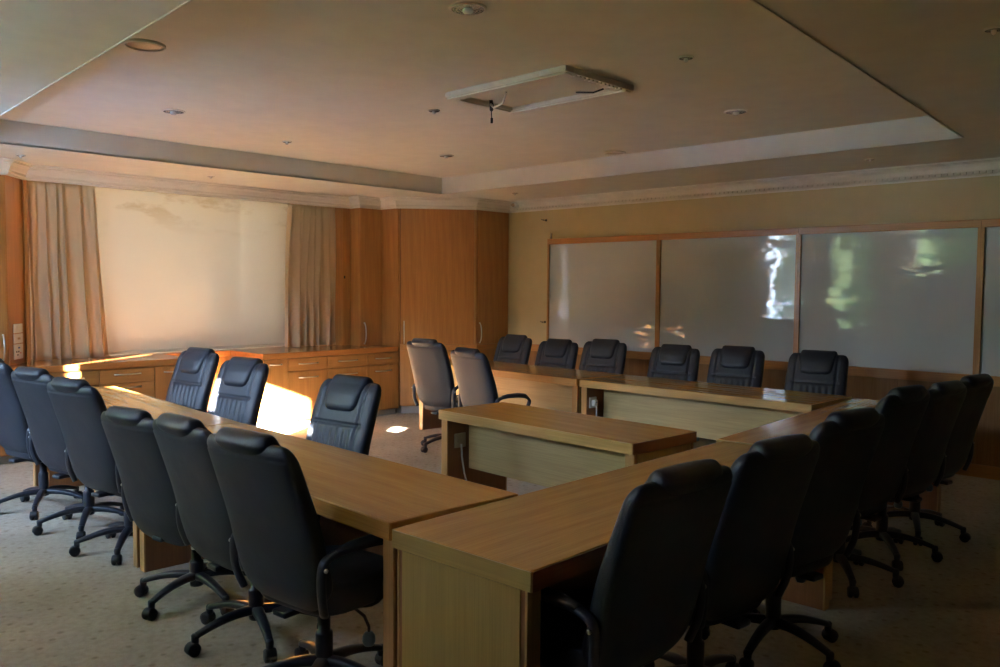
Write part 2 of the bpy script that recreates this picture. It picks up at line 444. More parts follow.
# three plates on the slanting end
nd = Vector((.64, .77)).normalized(); td = Vector((-.77, .64)).normalized()
P0 = Vector((-8.502, 2.393))
def plate(z0, z1, label, marks, name, cat):
    c = P0 + td * .155 + nd * .0
    t = thing(name, label, cat, (c.x, c.y, z0), math.atan2(td.y, td.x))
    # local x along the face, local y: outward is -y
    h = z1 - z0
    MB().box(-.085, -.012, 0, .085, .0, h).build('plate', 'white_pl', t, bevel=.004)
    for (mx, mz, mw, mh, mat, nm) in marks:
        MB().box(mx - mw / 2, -.017, mz - mh / 2, mx + mw / 2, -.010, mz + mh / 2).build(nm, mat, t, bevel=.0015)
plate(1.148, 1.232, 'blank white plate, topmost of three on the slanting oak panel', [(0, .042, .05, .05, 'white_pl', 'cover')], 'blank_plate', 'wall plate')
plate(1.052, 1.14, 'white plate with one dark switch, middle of three on the oak panel', [(0, .044, .05, .02, 'beige_pl', 'switch'), (0, .044, .012, .012, 'black', 'indicator')], 'switch_plate', 'switch')
plate(.905, 1.044, 'white socket plate with blue and red marks, lowest of three', [(0, .105, .03, .014, 'blue_mark', 'switch'), (.03, .055, .012, .012, 'red_mark', 'indicator'), (-.03, .04, .02, .01, 'black', 'socket_hole'), (-.05, .07, .01, .016, 'black', 'socket_hole'), (-.01, .07, .01, .016, 'black', 'socket_hole')], 'socket_plate', 'socket')

# wall cupboard stepping out, standing on the worktop right of the curtain
u = thing('wall_cupboard', 'stepped tall oak cupboard standing on the worktop right of the curtain', 'cupboard')
MB().prism([(-8.745, 6.21), (-8.745, 6.34), (-8.552, 6.34), (-8.552, 6.68), (-8.30, 6.695), (-8.30, 6.70), (-9.28, 6.70), (-9.28, 6.21)], .858, 2.60).build('body', 'oak_z', u)
MB().prism([(-8.74, 6.333), (-8.533, 6.333), (-8.533, 6.342), (-8.74, 6.342)], .86, 2.59).build('side_panel', 'oak_z', u)
dd = MB().box(-8.745, 6.215, .87, -8.727, 6.325, 2.575).build('door', 'oak_z', u, bevel=.002)
MB().box(-8.728, 6.228, 1.70, -8.718, 6.242, 1.735).build('keyhole', 'black', dd)
dd = MB().box(-8.552, 6.347, .87, -8.534, 6.672, 2.575).build('door', 'oak_z', u, bevel=.002)
handle_v(dd, -8.534, 6.395, .885, 1.145, (1, 0))
MB().prism([(-8.534, 6.676), (-8.225, 6.690), (-8.225, 6.70), (-8.534, 6.70)], .86, 2.59).build('side_panel', 'oak_z', u)

# corner cupboard: diagonal front and a return to the whiteboard wall
A, B_ = Vector((-8.215, 6.712)), Vector((-7.613, 7.452))
u = thing('corner_cupboard', 'tall oak corner cupboard with a wide diagonal door', 'cupboard')
MB().prism([(A.x, A.y), (B_.x, B_.y), (-7.615, YF - .001), (-9.28, YF - .001), (-9.28, 6.712)], .1, 2.60).build('body', 'oak_z', u)
MB().prism([(-8.24, 6.76), (-7.66, 7.47), (-7.66, YF - .002), (-9.2, YF - .002), (-9.2, 6.76)], 0, .1).build('plinth', 'plinth', u)
dv = (B_ - A).normalized(); L = (B_ - A).length
def diag(name, a, b, z0, z1, t, mat, bev=.0025):
    p = A + dv * a; return MB().obox((p.x, p.y), (dv.x, dv.y), b - a, -t, z0, z1).build(name, mat, u, bevel=bev)
dd = diag('door', .018, L - .028, .888, 2.575, .018, 'oak_z')
hp = A + dv * .05 + Vector((dv.y, -dv.x)) * .018
handle_v(dd, hp.x, hp.y, .895, 1.17, (dv.y, -dv.x))
diag('edge_strip', L - .022, L, .888, 2.575, .022, 'lip_z')
diag('edge_strip', 0, .012, .888, 2.575, .020, 'oak_dark')
diag('middle_rail', 0, L, .812, .876, .024, 'oak_y', .003)
diag('door', .006, L / 2 - .002, .11, .80, .018, 'oak_z')
diag('door', L / 2 + .002, L - .01, .11, .80, .018, 'oak_z')
dd = MB().box(-7.615, 7.46, .888, -7.597, 8.03, 2.575).build('door', 'oak_z', u, bevel=.0025)
handle_v(dd, -7.597, 7.50, .90, 1.15, (1, 0))
MB().box(-7.615, 7.452, .812, -7.59, 8.02, .876).build('middle_rail', 'oak_y', u, bevel=.003)
MB().box(-7.615, 7.46, .11, -7.597, 8.01, .80).build('door', 'oak_z', u, bevel=.0025)

# blinds and curtains
def blind(y0, y1, label):
    t = thing('roller_blind', label, 'blind', (0, 0, 0), 0, 'closed roller blinds behind the curtains')
    MB().box(-9.106 - (y0 > 5) * .012, y0, .89, -9.10 - (y0 > 5) * .012, y1, 2.62).build('cloth', 'blind', t)
    MB().tube([(-9.10, y0, 2.64), (-9.10, y1, 2.64)], .028, 14).build('roller', 'white_pl', t, smooth=True)
    MB().box(-9.112 - (y0 > 5) * .012, y0, .8585, -9.09 - (y0 > 5) * .012, y1, .892).build('bottom_bar', 'blind', t, bevel=.004)
blind(2.66, 5.035, 'wide cream roller blind with brown water stains near its top')
blind(5.036, 5.90, 'narrower greyish roller blind beside the right curtain')

def curtain(name, ytop, ybot, ymid, nf, label, seed, x0=-8.87):
    rnd = random.Random(seed)
    nz, nu = 26, nf * 10
    ph = [rnd.uniform(-.5, .5) for _ in range(nf + 1)]; am = [rnd.uniform(.55, 1.0) for _ in range(nf + 1)]
    def pt(u, v, back):
        # v: 0 bottom, 1 top
        z = .862 + v * (2.60 - .862)
        def lerp(i): 
            b, m, tp = ybot[i], ymid[i], ytop[i]
            return (1 - v) * (1 - 2 * v) * b + 4 * v * (1 - v) * m + v * (2 * v - 1) * tp
        a, b = lerp(0), lerp(1)
        uw = u + .045 * math.sin(2 * PI * u * 1.5 + seed) + .02 * math.sin(2 * PI * u * 4 + 2 * seed + 1.5 * v) - .045 * math.sin(seed) * (1 - u) - .045 * math.sin(3 * PI + seed) * u
        k = max(0, min(1, uw)) * nf; i = int(min(k, nf - 1e-6)); f = k - i
        amp = am[i] * (1 - f) + am[i + 1] * f; p = ph[i] * (1 - f) + ph[i + 1] * f
        y = a + (b - a) * u + .018 * math.sin(2 * PI * k + p + 2.2 * (1 - v)) 
        x = x0 + (.018 + .036 * (1 - v) ** .6) * amp * math.sin(2 * PI * k + p + .5 * math.sin(3 * v + i)) + .008 * math.sin(17 * k + 5 * v)
        if v > .95: x = x0 + (x - x0) * .9 + .006 * math.sin(50 * k)
        return (x - (.005 if back else 0), y, z)
    b = MB(); n = nu + 1
    for back in (0, 1):
        for j in range(nz + 1):
            for i in range(n): b.v.append(pt(i / nu, j / nz, back))
    N = n * (nz + 1)
    for j in range(nz):
        for i in range(nu):
            q = j * n + i
            b.f.append((q, q + 1, q + n + 1, q + n)); b.f.append((N + q, N + q + n, N + q + n + 1, N + q + 1))
    for i in range(nu):
        b.f.append((i, N + i, N + i + 1, i + 1)); q = nz * n + i; b.f.append((q, q + 1, N + q + 1, N + q))
    for j in range(nz):
        q = j * n; b.f.append((q, q + n, N + q + n, N + q)); q += nu; b.f.append((q, N + q, N + q + n, q + n))
    t = thing(name, label, 'curtain', (0, 0, 0), 0, 'pair of beige curtains')
    b.build('drape', 'curtain', t, smooth=True)
    a, c_ = min(ytop), max(ytop)
    MB().box(x0 - .02, a, 2.60, x0 + .02, c_, 2.63).build('heading_tape', 'curtain', t)
curtain('curtain', (2.66, 3.31), (2.69, 3.40), (2.67, 3.34), 6, 'beige curtain hanging at the left end of the blinds', 3)
curtain('curtain', (5.54, 6.205), (5.46, 6.20), (5.46, 6.205), 6, 'beige curtain hanging between the blind and the stepped cupboard', 8)

# ------------------------------------------------------------------ tables
TH, SL = .77, .066
def table(name, corner, ang, length, depth, label, mod_side=1, group='long oak desks set in a ring', lip='lip_x', lips_end=('pale_y', 'tab_y'), modz=.36, modo=.27):
    """corner: outer start corner; local x along the length, local y across (0..depth)."""
    t = thing(name, label, 'table', (corner[0], corner[1], 0), ang, group)
    e = .004
    MB().box(e, .004, TH - SL, length - e, depth - .004, TH).build('tabletop', 'tab_x', t, bevel=.004)
    MB().box(e, -.001, TH - SL + .002, length - e, .006, TH - .003).build('edge_lipping', lip, t)
    for (xa, xb), lm in zip(((.0005, .007), (length - .007, length - .0005)), lips_end): MB().box(xa, .004, TH - SL + .002, xb, depth - .004, TH - .003).build('end_lipping', lm, t)
    MB().box(e, depth - .006, TH - SL + .002, length - e, depth + .001, TH - .003).build('edge_lipping', 'lip_x', t)
    for (xa, xb, out) in ((.010, .068, -1), (length - .068, length - .010, 1)):
        l = MB().box(xa, .03, 0, xb, depth - .03, TH - SL).build('leg_panel', 'oak_dark', t, bevel=.002)
        MB().box(xa - .002, .022, 0, xb + .002, .032, TH - SL).build('leg_edge', 'lip_z', l, bevel=.001)
        MB().box(xa - .002, depth - .032, 0, xb + .002, depth - .022, TH - SL).build('leg_edge', 'lip_z', l, bevel=.001)
        xo = xa if out < 0 else xb
        MB().box(xo - .004, .05, .01, xo + .004, depth - .05, TH - SL - .002).build('face_panel', 'pale_z', l)
    my = .2 if mod_side < 0 else depth - modo
    mp = MB().box(.105, my - .012, modz, length - .105, my + .012, TH - SL).build('modesty_panel', 'oak_dark', t)  # dark wood here puts the shade under the desk into the colour
    sg = 1 if mod_side > 0 else -1
    MB().box(.107, my + sg * .011, modz + .001, length - .107, my + sg * .016, TH - SL - .001).build('face_veneer', 'veneer_x', mp)
    return t
D2 = math.radians
# left row (outer edge faces the near chairs); local y must point into the ring
a = D2(176.5); dx, dy = math.cos(a), math.sin(a)
# a desk drawn from its far end so that local +y points into the ring (angle a-180)
def row(start, ang, length, depth, **k):
    """start = outer corner nearest the camera, ang = direction the desk runs"""
    return start, ang, length, depth
La = D2(-2.2); ux, uy = math.cos(La), math.sin(La)
s0 = Vector((-2.298, 1.832))
p1 = s0 - Vector((ux, uy)) * 2.385
table('desk', (p1.x, p1.y), La, 2.385, .642, 'oak desk of the left row nearest the camera, before the closest chairs', lip='tab_x')
Lb = D2(-4.5); p2 = p1 - Vector((math.cos(Lb), math.sin(Lb))) * 2.392 + Vector((-.022, 0))
table('desk', (p2.x, p2.y), Lb, 2.385, .642, 'oak desk of the left row farther away, with a sunlit corner', lip='tab_x', modo=.24)
Ra = D2(91.3); rx, ry = math.cos(Ra), math.sin(Ra)
q0 = Vector((-1.607, 1.808))
table('desk', (q0.x, q0.y), Ra, 2.355, .634, 'oak desk at bottom centre with its near corner towards the camera', lip='oak_red')
Rb = D2(93.8); q1 = q0 + Vector((rx, ry)) * 2.380 + Vector((-.035, .03))
table('desk', (q1.x, q1.y), Rb, 2.37, .652, 'oak desk behind the dark right row, running to the far right corner', lip='oak_red', modo=.19)
# far row: outer edge faces the whiteboards; local +y must point to -Y  -> angle ~178
Fa = D2(178.6)
f0 = Vector((-2.555, 5.934)) + Vector((.0, .70))
table('desk', (f0.x, f0.y), Fa, 2.19, .705, 'oak desk in the far row below the middle whiteboards, white socket on its leg', modo=.24)
Fb = D2(176.9); f1 = Vector((-4.760, 6.690))
table('desk', (f1.x, f1.y), Fb, 2.385, .705, 'oak desk in the far row nearest the corner cupboard, behind two sunlit chair backs')
# centre table
Ma = D2(-2.8)
m0 = Vector((-4.236, 3.795))
mt = table('centre_table', (m0.x, m0.y), Ma, 1.655, .605, 'low-lit oak table standing alone inside the ring of desks', mod_side=-1, group=None, modz=.36, lips_end=('tab_y', 'oak_red_y'))

def socket(name, loc, rz, label, mat, plug):
    t = thing(name, label, 'socket', loc, rz)
    MB().box(-.05, -.012, -.05, .05, 0, .05).build('plate', mat, t, bevel=.006)
    if plug:
        MB().box(-.026, -.05, -.03, .022, -.012, .026).build('plug', 'white_pl', t, bevel=.008)
        MB().lathe([(0, -.054), (.008, -.054), (.008, -.05), (0, -.05)], (0, 0, .004), 12, 'y').build('indicator', 'blue_pl', t)
    else:
        MB().box(-.02, -.018, -.02, .02, -.012, .02).build('switch', mat, t, bevel=.004)
def along(o, ang, x, y): 
    v = Vector((math.cos(ang), math.sin(ang))); w_ = Vector((-v.y, v.x)); return o + v * x + w_ * y
# socket on inner face of the far desk leg: face at local x=.105.. of unit f0's far end
p = along(f0, Fa, 2.19 - .070, .60)
socket('desk_socket', (p.x, p.y, .56), Fa + PI / 2 + PI, 'white socket with plug on the leg of the far desk', 'white_pl', True)
pts = [(p.x + .05, p.y, .53), (p.x + .052, p.y - .005, .35), (p.x + .05, p.y + .01, .15), (p.x + .08, p.y + .03, .01), (p.x + .3, p.y + .08, .006)]
MB().tube(pts, .006, 8).build('power_cable', 'white_pl', smooth=True, cat='cable', label='white cable hanging from the plug on the far desk leg')
p = along(m0, Ma, .068, .13)
p += Vector((.002, 0))
socket('table_socket', (p.x, p.y, .555), Ma + PI / 2, 'beige socket on the inner side of the centre table leg', 'beige_pl', False)
pts = [(p.x + .02, p.y, .53), (p.x + .025, p.y + .0, .45), (p.x + .04, p.y + .01, .33), (p.x + .09, p.y + .02, .18), (p.x + .18, p.y + .02, .05), (p.x + .28, p.y + .02, .008), (p.x + .5, p.y - .02, .008)]
MB().tube(pts, .006, 8).build('power_cable', 'white_pl', smooth=True, cat='cable', label='white cable drooping from the beige socket under the centre table')

# ------------------------------------------------------------------ office chair
def even_ring(w_, t_, n, ex):
    P = []
    m = 720
    for k in range(m):
        a = 2 * PI * k / m; ca, sa = math.cos(a), math.sin(a)
        P.append((w_ * math.copysign(abs(ca) ** (2 / ex), ca), t_ * math.copysign(abs(sa) ** (2 / ex), sa)))
    acc = [0]
    for k in range(m): acc.append(acc[-1] + math.dist(P[k], P[(k + 1) % m]))
    out = []; j = 0
    for k in range(n):
        d = acc[-1] * k / n
        while acc[j + 1] < d: j += 1
        u = (d - acc[j]) / max(1e-9, acc[j + 1] - acc[j]); a, b = P[j], P[(j + 1) % m]
        out.append((a[0] + (b[0] - a[0]) * u, a[1] + (b[1] - a[1]) * u))
    return out

def superloft(zs, cy, hw, th, n=40, ex=3.2, disp=None):
    """horizontal rounded sections; zs/cy/hw/th are per-ring lists"""
    rings = []
    for z, c, w_, t_ in zip(zs, cy, hw, th):
        ring = []
        for x, y in even_ring(w_, t_, n, ex):
            d = disp(x, z, y > 0) * min(1, abs(y) / (.6 * t_)) if disp else 0
            ring.append((x, c + y + d, z))
        rings.append(ring)
    return MB().rings(rings)

def interp(pts, t):
    n = len(pts)
    if t <= pts[0][0]: return pts[0][1]
    for i in range(n - 1):
        (a, va), (b, vb) = pts[i], pts[i + 1]
        if t <= b:
            h = b - a; u = (t - a) / h
            m0 = (vb - pts[i - 1][1]) / (b - pts[i - 1][0]) if i else (vb - va) / h
            m1 = (pts[i + 2][1] - va) / (pts[i + 2][0] - a) if i + 2 < n else (vb - va) / h
            return (2*u**3 - 3*u*u + 1) * va + (u**3 - 2*u*u + u) * h * m0 + (-2*u**3 + 3*u*u) * vb + (u**3 - u*u) * h * m1
    return pts[-1][1]

def cyb(z):   # centre line of the backrest
    return interp([(.40, -.165), (.55, -.20), (.70, -.235), (.85, -.285), (1.03, -.35)], z)

def make_chair(label, group):
    t = thing('office_chair', label, 'chair', (0, 0, 0), 0, group)
    up = []
    # backrest
    n = 84; zs, cy, hw, th = [], [], [], []
    z0, z1 = .385, 1.035
    for i in range(n + 1):
        v = .5 - .5 * math.cos(PI * i / n) if i < 8 or i > n - 8 else None
        u = i / n
        u = .5 - .5 * math.cos(PI * u) if True else u
        u = .35 * u + .65 * (i / n)
        z = z0 + (z1 - z0) * u
        e0 = min(1, (u) / .16); e1 = min(1, (1 - u) / .10)
        ce = math.sqrt(max(0.0, 1 - (1 - e0) ** 2)) ; ct = math.sqrt(max(0.0, 1 - (1 - e1) ** 2))
        w_ = interp([(0, .205), (.25, .240), (.55, .251), (.85, .247), (1, .241)], u)
        w_ *= (.62 + .38 * ce) * (.84 + .16 * ct)
        t_ = interp([(0, .056), (.3, .060), (.7, .052), (1, .048)], u) * (.12 + .88 * ce) * (.10 + .90 * ct)
        zs.append(z); cy.append(cyb(z)); hw.append(w_); th.append(t_)
    def disp(x, z, frontside):
        if not frontside:
            return 0.004 * math.exp(-((z - .985) / .004) ** 2)
        d = 0
        if abs(x) < .15 and (.53 < z < .79):
            d += .0075 * math.cos(x * 2 * PI / .052 + 1.2 * math.sin(z * 14)) * min(1, (.15 - abs(x)) / .03) * math.sin(PI * (z - .53) / .26)
        d -= .013 * math.exp(-((z - .80) / .007) ** 2) * (abs(x) < .2)
        d -= .010 * math.exp(-((abs(x) - .17) / .008) ** 2)
        d -= .020 * math.exp(-((z - .61) ** 2 + (abs(x) - .075) ** 2) / .0005)
        d -= .010 * math.exp(-((z - .61) / .010) ** 2) * (abs(x) < .16)
        d += .012 * math.exp(-((z - .50) / .06) ** 2)
        return d
    up.append(superloft(zs, cy, hw, th, 150, 3.4, disp).build('backrest', 'leather', t, smooth=True))
    # headrest pillow
    n = 34; zs, cy, hw, th = [], [], [], []
    for i in range(n + 1):
        u = i / n; u = .5 * u + .5 * (.5 - .5 * math.cos(PI * u)); z = .868 + (1.066 - .868) * u
        e0 = min(1, u / .25); e1 = min(1, (1 - u) / .34)
        ce = math.sqrt(max(0., 1 - (1 - e0) ** 2)); ct = math.sqrt(max(0., 1 - (1 - e1) ** 2))
        w_ = interp([(0, .128), (.5, .145), (1, .160)], u) * (.70 + .30 * ce) * (.80 + .20 * ct)
        t_ = interp([(0, .045), (.4, .054), (.75, .064), (1, .064)], u) * (.15 + .85 * ce) * (.18 + .82 * ct)
        zs.append(z); cy.append(cyb(z) + interp([(0, .034), (.5, .022), (.8, .0), (1, -.002)], u)); hw.append(w_); th.append(t_)
    up.append(superloft(zs, cy, hw, th, 60, 3.2).build('headrest', 'leather', t, smooth=True))
    # seat cushion
    n = 18; zs, cy, hw, th = [], [], [], []
    for i in range(n + 1):
        u = i / n; z = .385 + .115 * u; e = math.sqrt(max(0., 1 - (2 * u - 1) ** 2)) ** .6
        zs.append(z); cy.append(.03); hw.append(.238 * (.86 + .14 * e)); th.append(.228 * (.86 + .14 * e))
    sb = superloft(zs, cy, hw, th, 72, 4.0)
    up.append(sb.build('seat', 'leather', t, smooth=True, bevel=0))
    # arm loops
    for sx in (-1, 1):
        X = .258 * sx
        path = [(X * .93, -.20, .42), (X, -.225, .50), (X * 1.02, -.23, .58), (X * 1.03, -.215, .625), (X * 1.04, -.15, .645), (X * 1.05, -.02, .645), (X * 1.05, .09, .632), (X * 1.03, .145, .60), (X * 1.0, .145, .56), (X * .97, .11, .48), (X * .86, .07, .40), (X * .6, .04, .378)]
        sm = []
        for i in range(len(path) - 1):
            p0, p1_, p2_, p3 = (Vector(path[max(0, i - 1)]), Vector(path[i]), Vector(path[i + 1]), Vector(path[min(len(path) - 1, i + 2)]))
            for k in range(4):
                u = k / 4
                sm.append(.5 * ((2 * p1_) + (p2_ - p0) * u + (2 * p0 - 5 * p1_ + 4 * p2_ - p3) * u * u + (3 * p1_ - p0 - 3 * p2_ + p3) * u ** 3))
        sm.append(Vector(path[-1]))
        ar = MB().tube(sm, .0135, 12, 1.5).build('armrest', 'plastic', t, smooth=True); up.append(ar)
        pad = [Vector((X * 1.045, -.17, .650)), Vector((X * 1.05, -.10, .656)), Vector((X * 1.055, 0, .656)), Vector((X * 1.055, .08, .646)), Vector((X * 1.05, .12, .630))]
        MB().tube(pad, [.012, .018, .02, .018, .010], 12, 1.5).build('arm_pad', 'leather', ar, smooth=True)
        MB().lathe([(0, 0), (.008, 0), (.008, .006 * sx), (.005, .009 * sx), (0, .009 * sx)], (X * 1.02 + .0135 * sx * 1.45, -.228, .60), 12, 'x').build('bolt', 'chrome', ar, smooth=True)
    # mechanism and lever
    up.append(MB().box(-.09, -.10, .345, .09, .12, .388).box(-.04, -.22, .36, .04, -.10, .384).build('tilt_mechanism', 'plastic', t, bevel=.008))
    lv = MB().tube([(.08, .02, .365), (.16, .02, .36), (.21, .02, .345), (.235, .02, .31), (.235, .02, .285)], .006, 8).build('lever', 'plastic', t, smooth=True); up.append(lv)
    MB().lathe([(0, 0), (.018, .004), (.026, .02), (.024, .042), (.014, .056), (0, .058)], (.235, .02, .235), 14).build('lever_paddle', 'blue_pl', lv, smooth=True)
    # column
    g = MB().lathe([(0, .085), (.032, .085), (.034, .10), (.034, .225), (.031, .232), (.024, .235), (.024, .36), (0, .36)], n=24).build('gas_column', 'plastic', t, smooth=True)
    MB().lathe([(0, .30), (.0245, .30), (.0255, .305), (.0255, .315), (0, .316)], n=20).build('collar', 'chrome', g, smooth=True)
    # five star base
    lb = MB(); rings = []
    for i in range(13):
        u = i / 12; r = .012 + .285 * u
        z = .125 + .012 * math.sin(PI * min(1, u * 1.6) * .5) - .058 * u ** 1.8
        hw_ = .027 - .010 * u; hh = .021 - .008 * u
        ring = []
        for k in range(12):
            a = 2 * PI * k / 12; ca, sa = math.cos(a), math.sin(a)
            ring.append((r, hw_ * math.copysign(abs(ca) ** .7, ca), z + hh * math.copysign(abs(sa) ** .7, sa)))
        rings.append(ring)
    lb.rings(rings)
    lb.lathe([(0, .045), (.011, .045), (.016, .052), (.017, .088), (.012, .094), (0, .095)], (.290, 0, 0), 14)
    leg = lb.build('leg', 'plastic', t, smooth=True)
    cs = MB()
    for sy in (-1, 1):
        cs.lathe([(0, .004 * sy), (.020, .004 * sy), (.027, .008 * sy), (.027, .022 * sy), (.020, .026 * sy), (0, .026 * sy)], (.302, 0, .027), 20, 'y')
    hood = []
    for i in range(9):
        a = PI * (-.05 + 1.1 * i / 8)
        ring = []
        for k in range(10):
            b_ = 2 * PI * k / 10
            rr = .0285 + .004 * math.sin(b_); ring.append((.302 - rr * math.cos(a) * .98, .024 * math.cos(b_), .028 + rr * math.sin(a)))
        hood.append(ring)
    cs.rings(hood); cs.lathe([(0, .03), (.009, .03), (.009, .06), (0, .06)], (.290, 0, 0), 10)
    cs.build('caster', 'wheel', leg, smooth=True)
    for k in range(1, 5):
        l2 = copy_tree(leg, t)
        l2.rotation_euler = (0, 0, 2 * PI * k / 5)
    for j, o in enumerate(up): o['up'] = 1.0 if j < 2 else .2
    return t

G_L, G_R, G_F, G_I, G_T = 'chairs along the outside of the left desks', 'chairs in the dark right row', 'chairs in front of the whiteboards', 'chairs facing the camera inside the ring', 'sunlit chairs at the far desk'
# x, y, facing (deg, 0 = +Y), height offset, star spin (world deg), label, group
CH = [
 (-6.45, 2.012, 10, .045, 43, 'black leather office chair cut by the left edge of the photo', G_L),
 (-5.735, 2.060, 10, .020, 43, 'black leather office chair seen from behind, second from the left edge', G_L),
 (-5.095, 2.065, 10, .004, 36, 'black leather office chair seen from behind, third from the left edge', G_L),
 (-4.03, 1.964, 7.3, -.045, 1, 'black leather office chair with blue sheen on its shoulder, before the joint of two desks', G_L),
 (-3.41, 1.944, 1.3, -.015, 53, 'black leather office chair seen from behind, directly left of the nearest one', G_L),
 (-2.748, 1.863, 5.6, .017, 20, 'large nearest black leather office chair seen from behind with its right armrest showing', G_L),
 (-6.235, 2.765, 187, .044, 10, 'black office chair with its front to the camera, leftmost of three beyond the left desks', G_I),
 (-5.38, 2.69, 189, .025, 30, 'black office chair with its front to the camera, middle of three, against the sunlit recess', G_I),
 (-4.03, 2.617, 187, .006, 50, 'black office chair with its front to the camera, nearest of three, bright floor behind', G_I),
 (-6.09, 5.60, 5, .045, 49, 'taller office chair with sunlit tan-looking back, before the corner cupboard', G_T),
 (-5.27, 5.44, -6, .005, 15, 'office chair with sunlit tan-looking back, right of its taller twin at the far desk', G_T),
 (-6.517, 6.683, 181, .0, 0, 'black office chair farthest away, leftmost in front of the whiteboard wall', G_F),
 (-5.80, 6.64, 187, -.015, 20, 'black office chair under the left whiteboard, second along the far wall', G_F),
 (-5.19, 6.68, 189.4, .01, 36, 'black office chair under the left whiteboard, just left of the wooden stile', G_F),
 (-4.335, 6.66, 189, .0, 0, 'black office chair directly right of the first stile, behind the far desk', G_F),
 (-3.68, 6.66, 189, .02, 10, 'black office chair under the second whiteboard, left of its right stile', G_F),
 (-2.958, 6.704, 188, .02, 30, 'black office chair rightmost in the far row, under the foliage reflections', G_F),
 (-1.675, 2.21, 85.5, .010, 17, 'near-black office chair closest to the camera in the right row', G_R),
 (-1.655, 2.82, 83, .020, 18, 'near-black office chair, second in the right row, its headrest before the desk joint', G_R),
 (-1.665, 3.494, 80.9, .050, 60, 'near-black office chair, third from the camera in the right row', G_R),
 (-1.83, 4.625, 83, .040, 18, 'near-black office chair, fourth from the camera in the right row', G_R),
 (-1.815, 5.235, 82.4, .020, 18, 'near-black office chair, fifth from the camera in the right row', G_R),
 (-1.827, 5.86, 82, .016, 4, 'near-black office chair, last of the right row, leaning back against the wainscot view', G_R),
]
proto = make_chair(CH[0][5], CH[0][6])
for i, (x, y, a, dh, sp, lab, g) in enumerate(CH):
    c = proto if i == 0 else copy_tree(proto)
    c.location = (x, y, 0); c.rotation_euler = (0, 0, D2(a)); c['label'] = lab; c['group'] = g
    CHs = c
    k = 0
    for ch in c.children:
        if ch.get('up'): ch.location = (0, 0, dh * ch['up'])
        elif ch.name.startswith('leg'):
            ch.rotation_euler = (0, 0, D2(sp - a) + 2 * PI * k / 5); k += 1
        elif ch.name.startswith('gas_column'): ch.scale = (1, 1, 1 + dh / .36)
for o in bpy.data.objects:
    if 'up' in o: del o['up']

# ------------------------------------------------------------------ ceiling fittings
def downlight(x, y, z, r, label, group, cat='ceiling light'):
    t = thing('downlight', label, cat, (x, y, z), 0, group)
    MB().lathe([(r * .80, -.001), (r, -.001), (r, -.006), (r * .92, -.010), (r * .82, -.007), (r * .80, -.001)], n=32).build('ring', 'cornice', t, smooth=True)
    MB().lathe([(r * .86, -.008), (r * .78, -.004), (r * .55, -.0015), (r * .25, -.001), (0, -.001)], n=28).build('reflector', 'reflector', t, smooth=True)
    bl = MB()
    bl.lathe([(0, -.03), (r * .18, -.028), (r * .30, -.018), (r * .26, -.004), (0, -.003)], n=18)
    bl.build('lamp', 'glassbulb', t, smooth=True)
zb = ZU
for x, y, r, l in ((-6.19, 2.88, .085, 'silver downlight in the raised ceiling near the left curtain side'),
                   (-2.891, 2.766, .09, 'large silver downlight at the top edge of the photo'),
                   (-3.09, 5.677, .085, 'silver downlight on the right above the whiteboards'),
                   (-6.22, 5.666, .075, 'small silver downlight near the far corner of the raised ceiling')):
    downlight(x, y, zb, r, l, 'silver downlights in the raised ceiling')
for x, y, l in ((-4.716, 4.172, 'tiny silver downlight left of the ceiling hatch'), (-2.589, 4.175, 'tiny silver downlight right of the ceiling hatch'),
                (-6.709, 4.171, 'tiny silver downlight far left of the hatch in the raised ceiling')):
    downlight(x, y, zb, .045, l, 'tiny downlights in the raised ceiling')
for x, y, l in ((-8.1, 2.40, 'tiny downlight in the lower ceiling above the left curtain'), (-8.14, 4.17, 'tiny downlight in the lower ceiling above the wide blind'),
                (-6.81, 7.30, 'tiny downlight in the lower ceiling beside the corner cornice'), (-2.75, 7.37, 'tiny downlight in the lower ceiling above the foliage reflections'),
                (-1.02, 4.07, 'tiny downlight in the lower ceiling at the right photo edge')):
    downlight(x, y, ZC, .04, l, 'tiny downlights in the lower ceiling')
def speaker(x, y, r, label):
    t = thing('ceiling_speaker', label, 'speaker', (x, y, zb), 0, 'round ceiling speakers')
    MB().lathe([(r * .86, 0), (r, 0), (r, -.010), (r * .95, -.016), (r * .86, -.012), (r * .86, 0)], n=40).build('rim', 'cornice', t, smooth=True)
    g = MB().lathe([(0, -.001), (r * .86, -.001), (r * .86, -.006), (r * .5, -.010), (0, -.011)], n=40)
    g.build('grille', 'beige_pl', t, smooth=True)
speaker(-4.612, 1.99, .108, 'round cream ceiling speaker at upper left')
speaker(-4.863, 6.61, .105, 'round ceiling speaker near the edge of the raised ceiling')

# hatch
t = thing('ceiling_hatch', 'rectangular moulded hatch frame on the ceiling with loose wires', 'hatch', (0, 0, 0))
hx0, hx1, hy0, hy1 = -4.235, -3.19, 3.842, 4.53; zt, zh = ZU, ZU - .048
def bar(x0, y0, x1, y1, nm='frame_bar'):
    MB().box(x0, y0, zh + .012, x1, y1, zt).box(x0 + .01, y0 + .01, zh, x1 - .01, y1 - .01, zh + .014).build(nm, 'cornice', t, bevel=.004)
bar(hx0, hy0, hx1, hy0 + .085); bar(hx0, hy1 - .085, hx1, hy1)
bar(hx0, hy0 + .085, hx0 + .06, hy1 - .085)
b = MB().box(hx1 - .09, hy0 + .085, zh + .012, hx1, hy1 - .085, zt)
for k in range(12):
    yy = hy0 + .10 + k * .041; b.box(hx1 - .04, yy, zh + .002, hx1 - .008, yy + .022, zh + .014)
b.build('dentil_bar', 'cornice', t, bevel=.002)
MB().box(hx0 + .06, hy0 + .085, zt - .012, hx1 - .09, hy1 - .085, zt).build('panel', 'ceil', t)
